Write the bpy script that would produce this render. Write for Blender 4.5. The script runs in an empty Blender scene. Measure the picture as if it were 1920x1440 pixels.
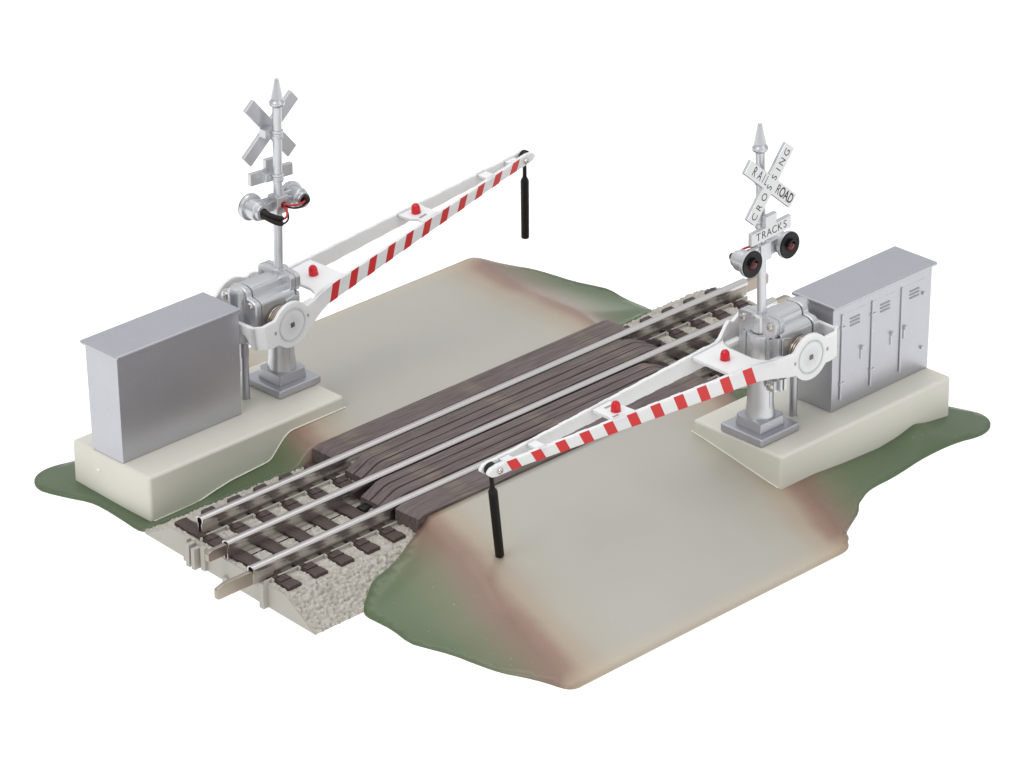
import bpy, bmesh, math, random
import numpy as np
from mathutils import Vector, Matrix, Euler
from mathutils.geometry import delaunay_2d_cdt

# units: 1 = 1 cm of the toy; X runs along the rails, Y across them
R = math.radians
PI = math.pi
random.seed(4)
rng = np.random.default_rng(7)
sc = bpy.context.scene
COL = sc.collection

# ------------------------------------------------------------------ camera
cd = bpy.data.cameras.new('camera')
cam = bpy.data.objects.new('camera', cd)
COL.objects.link(cam)
rt = Vector((0.71578248, -0.6982576, -0.00957978))
up = Vector((0.31305966, 0.30859394, 0.8982001))
fw = Vector((0.62421879, 0.64591494, -0.43948242))
m = Matrix.Identity(4)
for i in range(3):
    m[i][0], m[i][1], m[i][2] = rt[i], up[i], -fw[i]
m[0][3], m[1][3], m[2][3] = -85.80055, -88.54134, 62.85804
cam.matrix_world = m
cd.sensor_fit = 'HORIZONTAL'
cd.sensor_width = 36
cd.lens = 7772.58 / 1920 * 36
cd.clip_start = 1
cd.clip_end = 2000
cd.dof.use_dof = True
cd.dof.focus_distance = 131
cd.dof.aperture_fstop = 0.7
sc.camera = cam

# ------------------------------------------------------------------ light: white studio
w = bpy.data.worlds.new('World')
sc.world = w
w.use_nodes = True
bg = w.node_tree.nodes['Background']
# studio surroundings: white ceiling bounce above, dim room towards the horizon
wt = w.node_tree
wc = wt.nodes.new('ShaderNodeTexCoord')
ws = wt.nodes.new('ShaderNodeSeparateXYZ')
wr = wt.nodes.new('ShaderNodeValToRGB')
wt.links.new(wc.outputs['Generated'], ws.inputs[0])
wt.links.new(ws.outputs[2], wr.inputs[0])
wr.color_ramp.elements[0].position = 0.0
wr.color_ramp.elements[0].color = (0.30, 0.30, 0.31, 1)
wr.color_ramp.elements[1].position = 0.45
wr.color_ramp.elements[1].color = (0.97, 0.98, 1.0, 1)
wt.links.new(wr.outputs[0], bg.inputs[0])
bg.inputs[1].default_value = 0.84


def area(name, loc, target, size, power, color=(1, 1, 1), sy=None):
    d = bpy.data.lights.new(name, 'AREA')
    d.energy = power
    d.color = color
    d.shape = 'RECTANGLE'
    d.size = size
    d.size_y = sy or size
    o = bpy.data.objects.new(name, d)
    COL.objects.link(o)
    o.location = loc
    o.rotation_euler = (Vector(target) - Vector(loc)).to_track_quat('-Z', 'Y').to_euler()
    return o


area('key_softbox', (-110, -10, 120), (0, 0, 2), 70, 60000, (1.0, 0.99, 0.97))
area('top_softbox', (20, 30, 150), (0, 0, 0), 110, 60000, (0.98, 0.985, 1.0))
area('fill_softbox', (30, -150, 70), (0, 0, 2), 80, 19000, (1, 1, 1))

sc.view_settings.view_transform = 'Standard'
sc.view_settings.look = 'None'
sc.view_settings.exposure = 0
sc.view_settings.gamma = 1
sc.view_settings.use_curve_mapping = False
sc.render.engine = 'CYCLES'
sc.cycles.use_denoising = True
sc.cycles.max_bounces = 8


# ------------------------------------------------------------------ materials
def lin(c):
    return tuple(((v / 255 + 0.055) / 1.055) ** 2.4 if v > 10 else v / 255 / 12.92 for v in c) + (1,)


def nmat(name):
    mt = bpy.data.materials.new(name)
    mt.use_nodes = True
    nt = mt.node_tree
    return mt, nt, nt.nodes['Principled BSDF']


def node(nt, t, **kw):
    n = nt.nodes.new(t)
    for k, v in kw.items():
        if k in n.inputs:
            n.inputs[k].default_value = v
        else:
            setattr(n, k, v)
    return n


def simple(name, rgb, rough=0.5, metal=0.0, var=0.06, scale=3.0, bump=0.0, bscale=40.0, spec=0.5, rvar=0.0, sss=0.0):
    mt, nt, p = nmat(name)
    c = lin(rgb)
    tc = node(nt, 'ShaderNodeTexCoord')
    ns = node(nt, 'ShaderNodeTexNoise', Scale=scale, Detail=5.0)
    nt.links.new(tc.outputs['Object'], ns.inputs['Vector'])
    mx = node(nt, 'ShaderNodeMix', data_type='RGBA')
    mx.inputs[6].default_value = tuple(v * (1 - var) for v in c[:3]) + (1,)
    mx.inputs[7].default_value = tuple(min(1, v * (1 + var)) for v in c[:3]) + (1,)
    nt.links.new(ns.outputs['Fac'], mx.inputs[0])
    nt.links.new(mx.outputs[2], p.inputs['Base Color'])
    p.inputs['Roughness'].default_value = rough
    p.inputs['Metallic'].default_value = metal
    p.inputs['Specular IOR Level'].default_value = spec
    if rvar:
        mr = node(nt, 'ShaderNodeMapRange')
        mr.inputs['To Min'].default_value = rough - rvar
        mr.inputs['To Max'].default_value = rough + rvar
        n3 = node(nt, 'ShaderNodeTexNoise', Scale=scale * 2.3, Detail=6.0)
        nt.links.new(tc.outputs['Object'], n3.inputs['Vector'])
        nt.links.new(n3.outputs['Fac'], mr.inputs['Value'])
        nt.links.new(mr.outputs[0], p.inputs['Roughness'])
    if bump:
        n2 = node(nt, 'ShaderNodeTexNoise', Scale=bscale, Detail=3.0)
        nt.links.new(tc.outputs['Object'], n2.inputs['Vector'])
        b = node(nt, 'ShaderNodeBump', Strength=bump, Distance=0.02)
        nt.links.new(n2.outputs['Fac'], b.inputs['Height'])
        nt.links.new(b.outputs['Normal'], p.inputs['Normal'])
    if sss:
        p.inputs['Subsurface Weight'].default_value = sss
        p.inputs['Subsurface Radius'].default_value = (0.3, 0.29, 0.28)
        p.inputs['Subsurface Scale'].default_value = 0.8
    return mt


def silver_paint(name, rgb, rough=0.42, metal=0.55):
    """silver plastic paint with fine metal flake and a few dust specks"""
    mt, nt, p = nmat(name)
    c = lin(rgb)
    tc = node(nt, 'ShaderNodeTexCoord')
    fl = node(nt, 'ShaderNodeTexVoronoi', Scale=38.0)
    nt.links.new(tc.outputs['Object'], fl.inputs['Vector'])
    ns = node(nt, 'ShaderNodeTexNoise', Scale=0.9, Detail=4.0)
    nt.links.new(tc.outputs['Object'], ns.inputs['Vector'])
    mx = node(nt, 'ShaderNodeMix', data_type='RGBA')
    mx.inputs[6].default_value = tuple(v * 0.92 for v in c[:3]) + (1,)
    mx.inputs[7].default_value = tuple(min(1, v * 1.08) for v in c[:3]) + (1,)
    sep = node(nt, 'ShaderNodeSeparateColor')
    nt.links.new(fl.outputs['Color'], sep.inputs[0])
    ad = node(nt, 'ShaderNodeMath', operation='MULTIPLY_ADD')
    ad.inputs[1].default_value = 0.45
    nt.links.new(sep.outputs[0], ad.inputs[0])
    ml = node(nt, 'ShaderNodeMath', operation='MULTIPLY')
    ml.inputs[1].default_value = 0.55
    nt.links.new(ns.outputs['Fac'], ml.inputs[0])
    nt.links.new(ml.outputs[0], ad.inputs[2])
    nt.links.new(ad.outputs[0], mx.inputs[0])
    # thin scratches and specks: very stretched noise thresholded
    sp = node(nt, 'ShaderNodeTexNoise', Scale=9.0, Detail=2.0)
    nt.links.new(tc.outputs['Object'], sp.inputs['Vector'])
    th = node(nt, 'ShaderNodeMapRange')
    th.inputs['From Min'].default_value = 0.73
    th.inputs['From Max'].default_value = 0.75
    nt.links.new(sp.outputs['Fac'], th.inputs['Value'])
    m2 = node(nt, 'ShaderNodeMix', data_type='RGBA')
    m2.inputs[7].default_value = (0.62, 0.58, 0.54, 1)
    nt.links.new(th.outputs[0], m2.inputs[0])
    nt.links.new(mx.outputs[2], m2.inputs[6])
    nt.links.new(m2.outputs[2], p.inputs['Base Color'])
    p.inputs['Roughness'].default_value = rough
    p.inputs['Metallic'].default_value = metal
    b = node(nt, 'ShaderNodeBump', Strength=0.06, Distance=0.01)
    nt.links.new(fl.outputs['Distance'], b.inputs['Height'])
    nt.links.new(b.outputs['Normal'], p.inputs['Normal'])
    return mt


M = {}
M['silver'] = silver_paint('silver_paint', (187, 187, 193), 0.36, 0.85)
M['silver_mast'] = silver_paint('silver_mast_paint', (206, 207, 210), 0.33, 0.85)
M['silver_lit'] = silver_paint('silver_paint_lit', (206, 206, 211), 0.42, 0.3)  # lighter copy of the cabinet silver: lit hinges and handles put into the colour
M['white'] = simple('white_plastic', (230, 230, 230), 0.38, var=0.01, sss=0.5)
M['sign'] = simple('white_sign_paint', (221, 221, 221), 0.45, var=0.02)
M['red'] = simple('red_paint', (212, 36, 38), 0.42, var=0.05)
M['black'] = simple('black_plastic', (20, 18, 18), 0.5, var=0.2, spec=0.3)
M['ink'] = simple('black_ink', (38, 36, 36), 0.6, var=0.25, scale=9)
M['rubber'] = simple('dark_sleeve', (38, 32, 32), 0.55, var=0.2, spec=0.3)
M['redwire'] = simple('red_wire', (190, 40, 48), 0.4)
M['screw'] = simple('nickel_screw', (208, 202, 196), 0.22, 1.0)
M['spring'] = simple('bronze_spring', (184, 172, 160), 0.28, 1.0)
M['pin'] = simple('nickel_pin', (170, 159, 148), 0.38, 1.0, var=0.08, bump=0.08, bscale=18)
M['joiner'] = simple('dull_tinplate', (178, 170, 160), 0.45, 0.6)
M['dark'] = simple('dark_steel', (118, 106, 100), 0.4, 0.6)
M['slotgrey'] = simple('slot_shade', (150, 148, 146), 0.6)
M['bed'] = simple('grey_roadbed_plastic', (174, 170, 161), 0.55, var=0.03)
M['gravel'] = simple('grey_moulded_gravel', (184, 180, 171), 0.65, var=0.2, scale=5)
gm = M['gravel'].node_tree
gv = node(gm, 'ShaderNodeTexVoronoi', Scale=7.5)
gt = node(gm, 'ShaderNodeTexCoord')
gm.links.new(gt.outputs['Object'], gv.inputs['Vector'])
gs = node(gm, 'ShaderNodeSeparateColor')
gm.links.new(gv.outputs['Color'], gs.inputs[0])
gx = node(gm, 'ShaderNodeMix', data_type='RGBA')
gx.inputs[6].default_value = lin((163, 158, 149))
gx.inputs[7].default_value = lin((187, 182, 172))
gm.links.new(gs.outputs[0], gx.inputs[0])
gm.links.new(gx.outputs[2], gm.nodes['Principled BSDF'].inputs['Base Color'])
M['tie'] = None
M['cream'] = simple('cream_plastic', (212, 210, 198), 0.42, var=0.015, scale=1.2, bump=0.02, bscale=30)
M['lip'] = simple('cream_plastic_edge', (235, 234, 222), 0.4, var=0.01)

# shiny rail metal, brushed along its length
mt, nt, p = nmat('tinplate_rail')
p.inputs['Metallic'].default_value = 1
tc = node(nt, 'ShaderNodeTexCoord')
mp = node(nt, 'ShaderNodeMapping')
mp.inputs['Scale'].default_value = (0.25, 4, 4)
nt.links.new(tc.outputs['Object'], mp.inputs[0])
ns = node(nt, 'ShaderNodeTexNoise', Scale=1.5, Detail=6.0)
nt.links.new(mp.outputs[0], ns.inputs['Vector'])
mr = node(nt, 'ShaderNodeMapRange')
mr.inputs['To Min'].default_value = 0.22
mr.inputs['To Max'].default_value = 0.32
nt.links.new(ns.outputs['Fac'], mr.inputs['Value'])
nt.links.new(mr.outputs[0], p.inputs['Roughness'])
mx = node(nt, 'ShaderNodeMix', data_type='RGBA')
mx.inputs[6].default_value = lin((202, 198, 196))
mx.inputs[7].default_value = lin((214, 210, 208))
nt.links.new(ns.outputs['Fac'], mx.inputs[0])
nt.links.new(mx.outputs[2], p.inputs['Base Color'])
M['rail'] = mt


def wood(name, dark, light, axis='X', bands=None, bump=0.6, scl=1.0):
    mt, nt, p = nmat(name)
    tc = node(nt, 'ShaderNodeTexCoord')
    mp = node(nt, 'ShaderNodeMapping')
    s = (0.7 * scl, 20 * scl, 6 * scl) if axis == 'X' else (13 * scl, 0.8 * scl, 5 * scl)
    mp.inputs['Scale'].default_value = s
    nt.links.new(tc.outputs['Object'], mp.inputs[0])
    dn = node(nt, 'ShaderNodeTexNoise', Scale=0.6, Detail=2.0)
    nt.links.new(tc.outputs['Object'], dn.inputs['Vector'])
    va = node(nt, 'ShaderNodeVectorMath', operation='MULTIPLY_ADD')
    va.inputs[1].default_value = (0.0, 4.0, 0.0) if axis == 'X' else (3.0, 0, 0)
    nt.links.new(dn.outputs['Color'], va.inputs[0])
    nt.links.new(mp.outputs[0], va.inputs[2])
    ns = node(nt, 'ShaderNodeTexNoise', Scale=1.0, Detail=7.0, Roughness=0.65)
    nt.links.new(va.outputs[0], ns.inputs['Vector'])
    cr = node(nt, 'ShaderNodeValToRGB')
    cr.color_ramp.elements[0].position = 0.36
    cr.color_ramp.elements[0].color = lin(dark)
    cr.color_ramp.elements[1].position = 0.62
    cr.color_ramp.elements[1].color = lin(light)
    nt.links.new(ns.outputs['Fac'], cr.inputs[0])
    out = cr.outputs[0]
    if bands:
        sx = node(nt, 'ShaderNodeSeparateXYZ')
        nt.links.new(tc.outputs['Object'], sx.inputs[0])
        acc = None
        for bx in bands:
            d = node(nt, 'ShaderNodeMath', operation='SUBTRACT')
            d.inputs[1].default_value = bx
            nt.links.new(sx.outputs[0], d.inputs[0])
            a = node(nt, 'ShaderNodeMath', operation='ABSOLUTE')
            nt.links.new(d.outputs[0], a.inputs[0])
            r = node(nt, 'ShaderNodeMapRange')
            r.inputs['From Min'].default_value = 0.42
            r.inputs['From Max'].default_value = 0.22
            nt.links.new(a.outputs[0], r.inputs['Value'])
            if acc is None:
                acc = r.outputs[0]
            else:
                mxm = node(nt, 'ShaderNodeMath', operation='MAXIMUM')
                nt.links.new(acc, mxm.inputs[0])
                nt.links.new(r.outputs[0], mxm.inputs[1])
                acc = mxm.outputs[0]
        k = node(nt, 'ShaderNodeMath', operation='MULTIPLY')
        kr = node(nt, 'ShaderNodeMapRange')
        kr.inputs['From Min'].default_value = 0.42
        kr.inputs['From Max'].default_value = 0.56
        kr.inputs['To Max'].default_value = 0.42
        nt.links.new(ns.outputs['Fac'], kr.inputs['Value'])
        nt.links.new(acc, k.inputs[0])
        nt.links.new(kr.outputs[0], k.inputs[1])
        mb = node(nt, 'ShaderNodeMix', data_type='RGBA')
        mb.inputs[7].default_value = lin((133, 116, 96))
        nt.links.new(k.outputs[0], mb.inputs[0])
        nt.links.new(out, mb.inputs[6])
        out = mb.outputs[2]
    nt.links.new(out, p.inputs['Base Color'])
    p.inputs['Roughness'].default_value = 0.55
    b = node(nt, 'ShaderNodeBump', Strength=bump, Distance=0.03)
    nt.links.new(ns.outputs['Fac'], b.inputs['Height'])
    nt.links.new(b.outputs['Normal'], p.inputs['Normal'])
    return mt


BANDS = [-5.05, 0.25, 5.7]
M['plank'] = wood('brown_wood_grain_plastic', (72, 61, 59), (109, 97, 94), 'X', BANDS, 0.35, 1.0)
M['groove'] = simple('plank_groove', (58, 46, 45), 0.7)
M['tie'] = wood('dark_tie_plastic', (50, 39, 37), (80, 65, 61), 'Y', None, 0.3, 1.3)

# sprayed road ramp: colour follows the distance from the ridges of the road
mt, nt, p = nmat('sprayed_ramp_plastic')
ar = node(nt, 'ShaderNodeAttribute', attribute_name='ridge')
ao = node(nt, 'ShaderNodeAttribute', attribute_name='outer')
tc = node(nt, 'ShaderNodeTexCoord')
n1 = node(nt, 'ShaderNodeTexNoise', Scale=0.45, Detail=3.0)
nt.links.new(tc.outputs['Object'], n1.inputs['Vector'])
n2 = node(nt, 'ShaderNodeTexNoise', Scale=0.3, Detail=2.0)
nt.links.new(tc.outputs['Object'], n2.inputs['Vector'])
ad = node(nt, 'ShaderNodeMath', operation='MULTIPLY_ADD')
ad.inputs[1].default_value = 0.8
nt.links.new(n1.outputs['Fac'], ad.inputs[0])
nt.links.new(ar.outputs['Fac'], ad.inputs[2])      # ridge + 1.6*noise (noise mean .5 -> +.8)
mr = node(nt, 'ShaderNodeMapRange')
mr.inputs['From Min'].default_value = -3.4
mr.inputs['From Max'].default_value = 4.6
nt.links.new(ad.outputs[0], mr.inputs['Value'])
cr = node(nt, 'ShaderNodeValToRGB')
els = cr.color_ramp.elements
stops = [(0.10, (174, 171, 162)), (0.26, (173, 168, 155)), (0.375, (168, 153, 134)), (0.435, (147, 122, 106)), (0.49, (132, 106, 92)), (0.55, (124, 110, 91)),
         (0.63, (109, 112, 86)), (0.75, (91, 106, 76)), (0.97, (82, 99, 70))]
els[0].position, els[0].color = stops[0][0], lin(stops[0][1])
els[1].position, els[1].color = stops[-1][0], lin(stops[-1][1])
for s, c in stops[1:-1]:
    e = els.new(s)
    e.color = lin(c)
nt.links.new(mr.outputs[0], cr.inputs[0])
# mauve clouds in the grey paint
mv = node(nt, 'ShaderNodeMapRange')
mv.inputs['From Min'].default_value = 0.45
mv.inputs['From Max'].default_value = 0.75
mv.inputs['To Max'].default_value = 0.28
nt.links.new(n2.outputs['Fac'], mv.inputs['Value'])
mxa = node(nt, 'ShaderNodeMix', data_type='RGBA', blend_type='MULTIPLY')
mxa.inputs[7].default_value = (0.93, 0.89, 0.91, 1)
nt.links.new(mv.outputs[0], mxa.inputs[0])
nt.links.new(cr.outputs[0], mxa.inputs[6])
# bare tan edge
oe = node(nt, 'ShaderNodeMapRange')
oe.inputs['From Min'].default_value = 0.75
oe.inputs['From Max'].default_value = 0.0
oe.inputs['To Max'].default_value = 0.5
nt.links.new(ao.outputs['Fac'], oe.inputs['Value'])
mxb = node(nt, 'ShaderNodeMix', data_type='RGBA')
mxb.inputs[7].default_value = lin((194, 178, 152))
nt.links.new(oe.outputs[0], mxb.inputs[0])
nt.links.new(mxa.outputs[2], mxb.inputs[6])
# dust specks
n4 = node(nt, 'ShaderNodeTexNoise', Scale=14.0, Detail=2.0)
nt.links.new(tc.outputs['Object'], n4.inputs['Vector'])
ds = node(nt, 'ShaderNodeMapRange')
ds.inputs['From Min'].default_value = 0.74
ds.inputs['From Max'].default_value = 0.76
ds.inputs['To Max'].default_value = 0.5
nt.links.new(n4.outputs['Fac'], ds.inputs['Value'])
mxc = node(nt, 'ShaderNodeMix', data_type='RGBA')
mxc.inputs[7].default_value = lin((216, 212, 204))
nt.links.new(ds.outputs[0], mxc.inputs[0])
nt.links.new(mxb.outputs[2], mxc.inputs[6])
nt.links.new(mxc.outputs[2], p.inputs['Base Color'])
p.inputs['Roughness'].default_value = 0.34
n5 = node(nt, 'ShaderNodeTexNoise', Scale=22.0, Detail=3.0)
nt.links.new(tc.outputs['Object'], n5.inputs['Vector'])
b = node(nt, 'ShaderNodeBump', Strength=0.10, Distance=0.02)
nt.links.new(n5.outputs['Fac'], b.inputs['Height'])
nt.links.new(b.outputs['Normal'], p.inputs['Normal'])
M['ramp'] = mt

# translucent red lamp plastic
mt, nt, p = nmat('red_lens_plastic')
p.inputs['Base Color'].default_value = lin((238, 26, 40))
p.inputs['Roughness'].default_value = 0.12
p.inputs['Transmission Weight'].default_value = 0.55
p.inputs['Subsurface Weight'].default_value = 0.3
p.inputs['Subsurface Scale'].default_value = 0.1
M['lens'] = mt
M['darklens'] = simple('dark_red_lens', (98, 10, 16), 0.12, var=0.2)

# white table the toy stands on; added glow keeps the surround pure white
mt, nt, p = nmat('white_table_added_glow')
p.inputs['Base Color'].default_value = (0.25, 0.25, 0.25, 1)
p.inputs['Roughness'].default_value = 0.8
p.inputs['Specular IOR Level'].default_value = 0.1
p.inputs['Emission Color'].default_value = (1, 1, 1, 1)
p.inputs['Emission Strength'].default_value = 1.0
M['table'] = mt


# ------------------------------------------------------------------ mesh helpers
class MB:
    def __init__(self):
        self.bm = bmesh.new()

    def _add(self, verts, faces, mat=0):
        vs = [self.bm.verts.new(v) for v in verts]
        for f in faces:
            try:
                fc = self.bm.faces.new([vs[i] for i in f])
                fc.material_index = mat
            except ValueError:
                pass
        return vs

    def box(self, x0, x1, y0, y1, z0, z1, mat=0):
        v = [(x, y, z) for z in (z0, z1) for y in (y0, y1) for x in (x0, x1)]
        return self._add(v, [(0, 2, 3, 1), (4, 5, 7, 6), (0, 1, 5, 4), (2, 6, 7, 3), (0, 4, 6, 2), (1, 3, 7, 5)], mat)

    def prism(self, pts, lo, hi, axis='z', mat=0):
        """closed 2D outline extruded along an axis: z:(x,y) y:(x,z) x:(y,z)"""
        n = len(pts)

        def P(a, b, c):
            return {'z': (a, b, c), 'y': (a, c, b), 'x': (c, a, b)}[axis]
        v = [P(a, b, lo) for a, b in pts] + [P(a, b, hi) for a, b in pts]
        f = [tuple(range(n - 1, -1, -1)), tuple(range(n, 2 * n))]
        f += [(i, (i + 1) % n, n + (i + 1) % n, n + i) for i in range(n)]
        return self._add(v, f, mat)

    def lathe(self, prof, c=(0, 0, 0), axis='z', seg=24, mat=0):
        """prof: list of (radius, along)"""
        def P(r, a, h):
            u, v_ = r * math.cos(a), r * math.sin(a)
            q = {'z': (u, v_, h), 'y': (u, h, v_), 'x': (h, u, v_)}[axis]
            return (c[0] + q[0], c[1] + q[1], c[2] + q[2])
        verts, faces = [], []
        rows = []
        for r, h in prof:
            if r < 1e-6:
                rows.append([len(verts)])
                verts.append(P(0, 0, h))
            else:
                rows.append(list(range(len(verts), len(verts) + seg)))
                verts += [P(r, 2 * PI * i / seg, h) for i in range(seg)]
        for a, b_ in zip(rows[:-1], rows[1:]):
            for i in range(seg):
                j = (i + 1) % seg
                if len(a) == 1 and len(b_) == 1:
                    continue
                if len(a) == 1:
                    faces.append((a[0], b_[i], b_[j]))
                elif len(b_) == 1:
                    faces.append((a[i], b_[0], a[j]))
                else:
                    faces.append((a[i], b_[i], b_[j], a[j]))
        if len(rows[0]) > 1:
            faces.append(tuple(rows[0]))
        if len(rows[-1]) > 1:
            faces.append(tuple(reversed(rows[-1])))
        return self._add(verts, faces, mat)

    def tube(self, path, r, seg=10, mat=0, closed=False):
        pts = [Vector(q) for q in path]
        verts, faces = [], []
        n = len(pts)
        prev = None
        for i, q in enumerate(pts):
            if closed:
                d = pts[(i + 1) % n] - pts[i - 1]
            else:
                d = pts[min(i + 1, n - 1)] - pts[max(i - 1, 0)]
            d.normalize()
            if prev is None:
                a = d.orthogonal().normalized()
            else:
                a = (prev - d * prev.dot(d)).normalized()
            prev = a
            b_ = d.cross(a)
            for k in range(seg):
                t = 2 * PI * k / seg
                verts.append(q + a * (r * math.cos(t)) + b_ * (r * math.sin(t)))
        rng_ = range(n if closed else n - 1)
        for i in rng_:
            j = (i + 1) % n
            for k in range(seg):
                l = (k + 1) % seg
                faces.append((i * seg + k, i * seg + l, j * seg + l, j * seg + k))
        if not closed:
            faces.append(tuple(range(seg - 1, -1, -1)))
            faces.append(tuple((n - 1) * seg + k for k in range(seg)))
        return self._add(verts, faces, mat)

    def bevel(self, wd, seg=2, ang=30):
        bmesh.ops.remove_doubles(self.bm, verts=self.bm.verts, dist=1e-5)
        bmesh.ops.recalc_face_normals(self.bm, faces=self.bm.faces)
        es = [e for e in self.bm.edges if e.is_manifold and len(e.link_faces) == 2 and e.calc_face_angle(0) > R(ang)]
        bmesh.ops.bevel(self.bm, geom=es, offset=wd, segments=seg, profile=0.5, affect='EDGES', clamp_overlap=True)
        return self

    def build(self, name, mats, parent=None, loc=None, rot=None, sharp=38, dz=0.0):
        bm = self.bm
        bmesh.ops.recalc_face_normals(bm, faces=bm.faces)
        for f in bm.faces:
            f.smooth = True
        for e in bm.edges:
            if len(e.link_faces) != 2:
                continue
            if e.calc_face_angle(0) > R(sharp):
                e.smooth = False
        me = bpy.data.meshes.new(name)
        bm.to_mesh(me)
        bm.free()
        if dz:
            me.transform(Matrix.Translation((0, 0, dz)))
        for mt_ in (mats if isinstance(mats, (list, tuple)) else [mats]):
            me.materials.append(mt_)
        o = bpy.data.objects.new(name, me)
        COL.objects.link(o)
        wn = o.modifiers.new('WeightedNormal', 'WEIGHTED_NORMAL')
        wn.keep_sharp = True
        wn.weight = 60
        if parent:
            o.parent = parent
        if loc:
            o.location = loc
        if rot:
            o.rotation_euler = rot
        return o


def tag(o, label=None, cat=None, group=None, kind=None):
    if label:
        o['label'] = label
    if cat:
        o['category'] = cat
    if group:
        o['group'] = group
    if kind:
        o['kind'] = kind
    return o


def thing(name, label, cat, loc=(0, 0, 0), rz=0, group=None):
    o = bpy.data.objects.new(name, None)
    o.empty_display_size = 0.5
    COL.objects.link(o)
    o.location = loc
    o.rotation_euler = (0, 0, rz)
    return tag(o, label, cat, group)


def copy_tree(o, parent=None):
    c = o.copy()
    COL.objects.link(c)
    if parent:
        c.parent = parent
    for ch in list(o.children):
        copy_tree(ch, c)
    return c


def interp(x, xs, ys):
    return float(np.interp(x, xs, ys))


# ------------------------------------------------------------------ the table
b = MB()
b._add([(-400, -400, -0.02), (500, -400, -0.02), (500, 500, -0.02), (-400, 500, -0.02)], [(0, 1, 2, 3)])
tag(b.build('backdrop', M['table']), 'plain white table surface with added glow under the toy crossing', None, None, 'structure')

# ------------------------------------------------------------------ track section
G = 1.817            # rail offset from the centre line
ZR = 1.49            # rail top
END = 12.75


def xend(y, sgn):
    return sgn * END + 0.063 * y if sgn < 0 else sgn * END + 0.063 * y


track = thing('track_section', 'straight three-rail toy track section on grey moulded gravel roadbed with dark ties', 'toy track')
b = MB()
prof = [(-4.43, 0.0), (-2.95, 0.80), (2.95, 0.80), (4.43, 0.0)]
v, f = [], []
for s in (-1, 1):
    for y, z in prof:
        v.append((xend(y, s) * 0.9995, y * 0.995, z))
f = [(0, 1, 2, 3), (7, 6, 5, 4), (0, 4, 5, 1), (1, 5, 6, 2), (2, 6, 7, 3), (3, 7, 4, 0)]
b._add(v, f)
# moulded ribs, clips and the post on both end faces
for s in (-1, 1):
    def fx(y):
        return xend(y * -s if s > 0 else y, -1) if s < 0 else xend(y, 1)
    for yy, wy, d, z0, z1 in ((2.02, 0.10, 0.16, 0.03, 0.84), (1.72, 0.08, 0.30, 0.02, 0.80), (1.44, 0.08, 0.30, 0.02, 0.74), (1.15, 0.10, 0.12, 0.03, 0.84),
                              (0.05, 0.10, 0.10, 0.0, 0.22), (-1.98, 0.10, 0.2, 0.0, 0.86), (-1.72, 0.12, 0.12, 0.62, 0.86)):
        y = yy if s < 0 else -yy
        x = xend(y, s)
        b.box(min(x - s * 0.02, x + s * d), max(x - s * 0.02, x + s * d), y - wy, y + wy, z0, z1)
b.build('roadbed', M['bed'], track)


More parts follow.
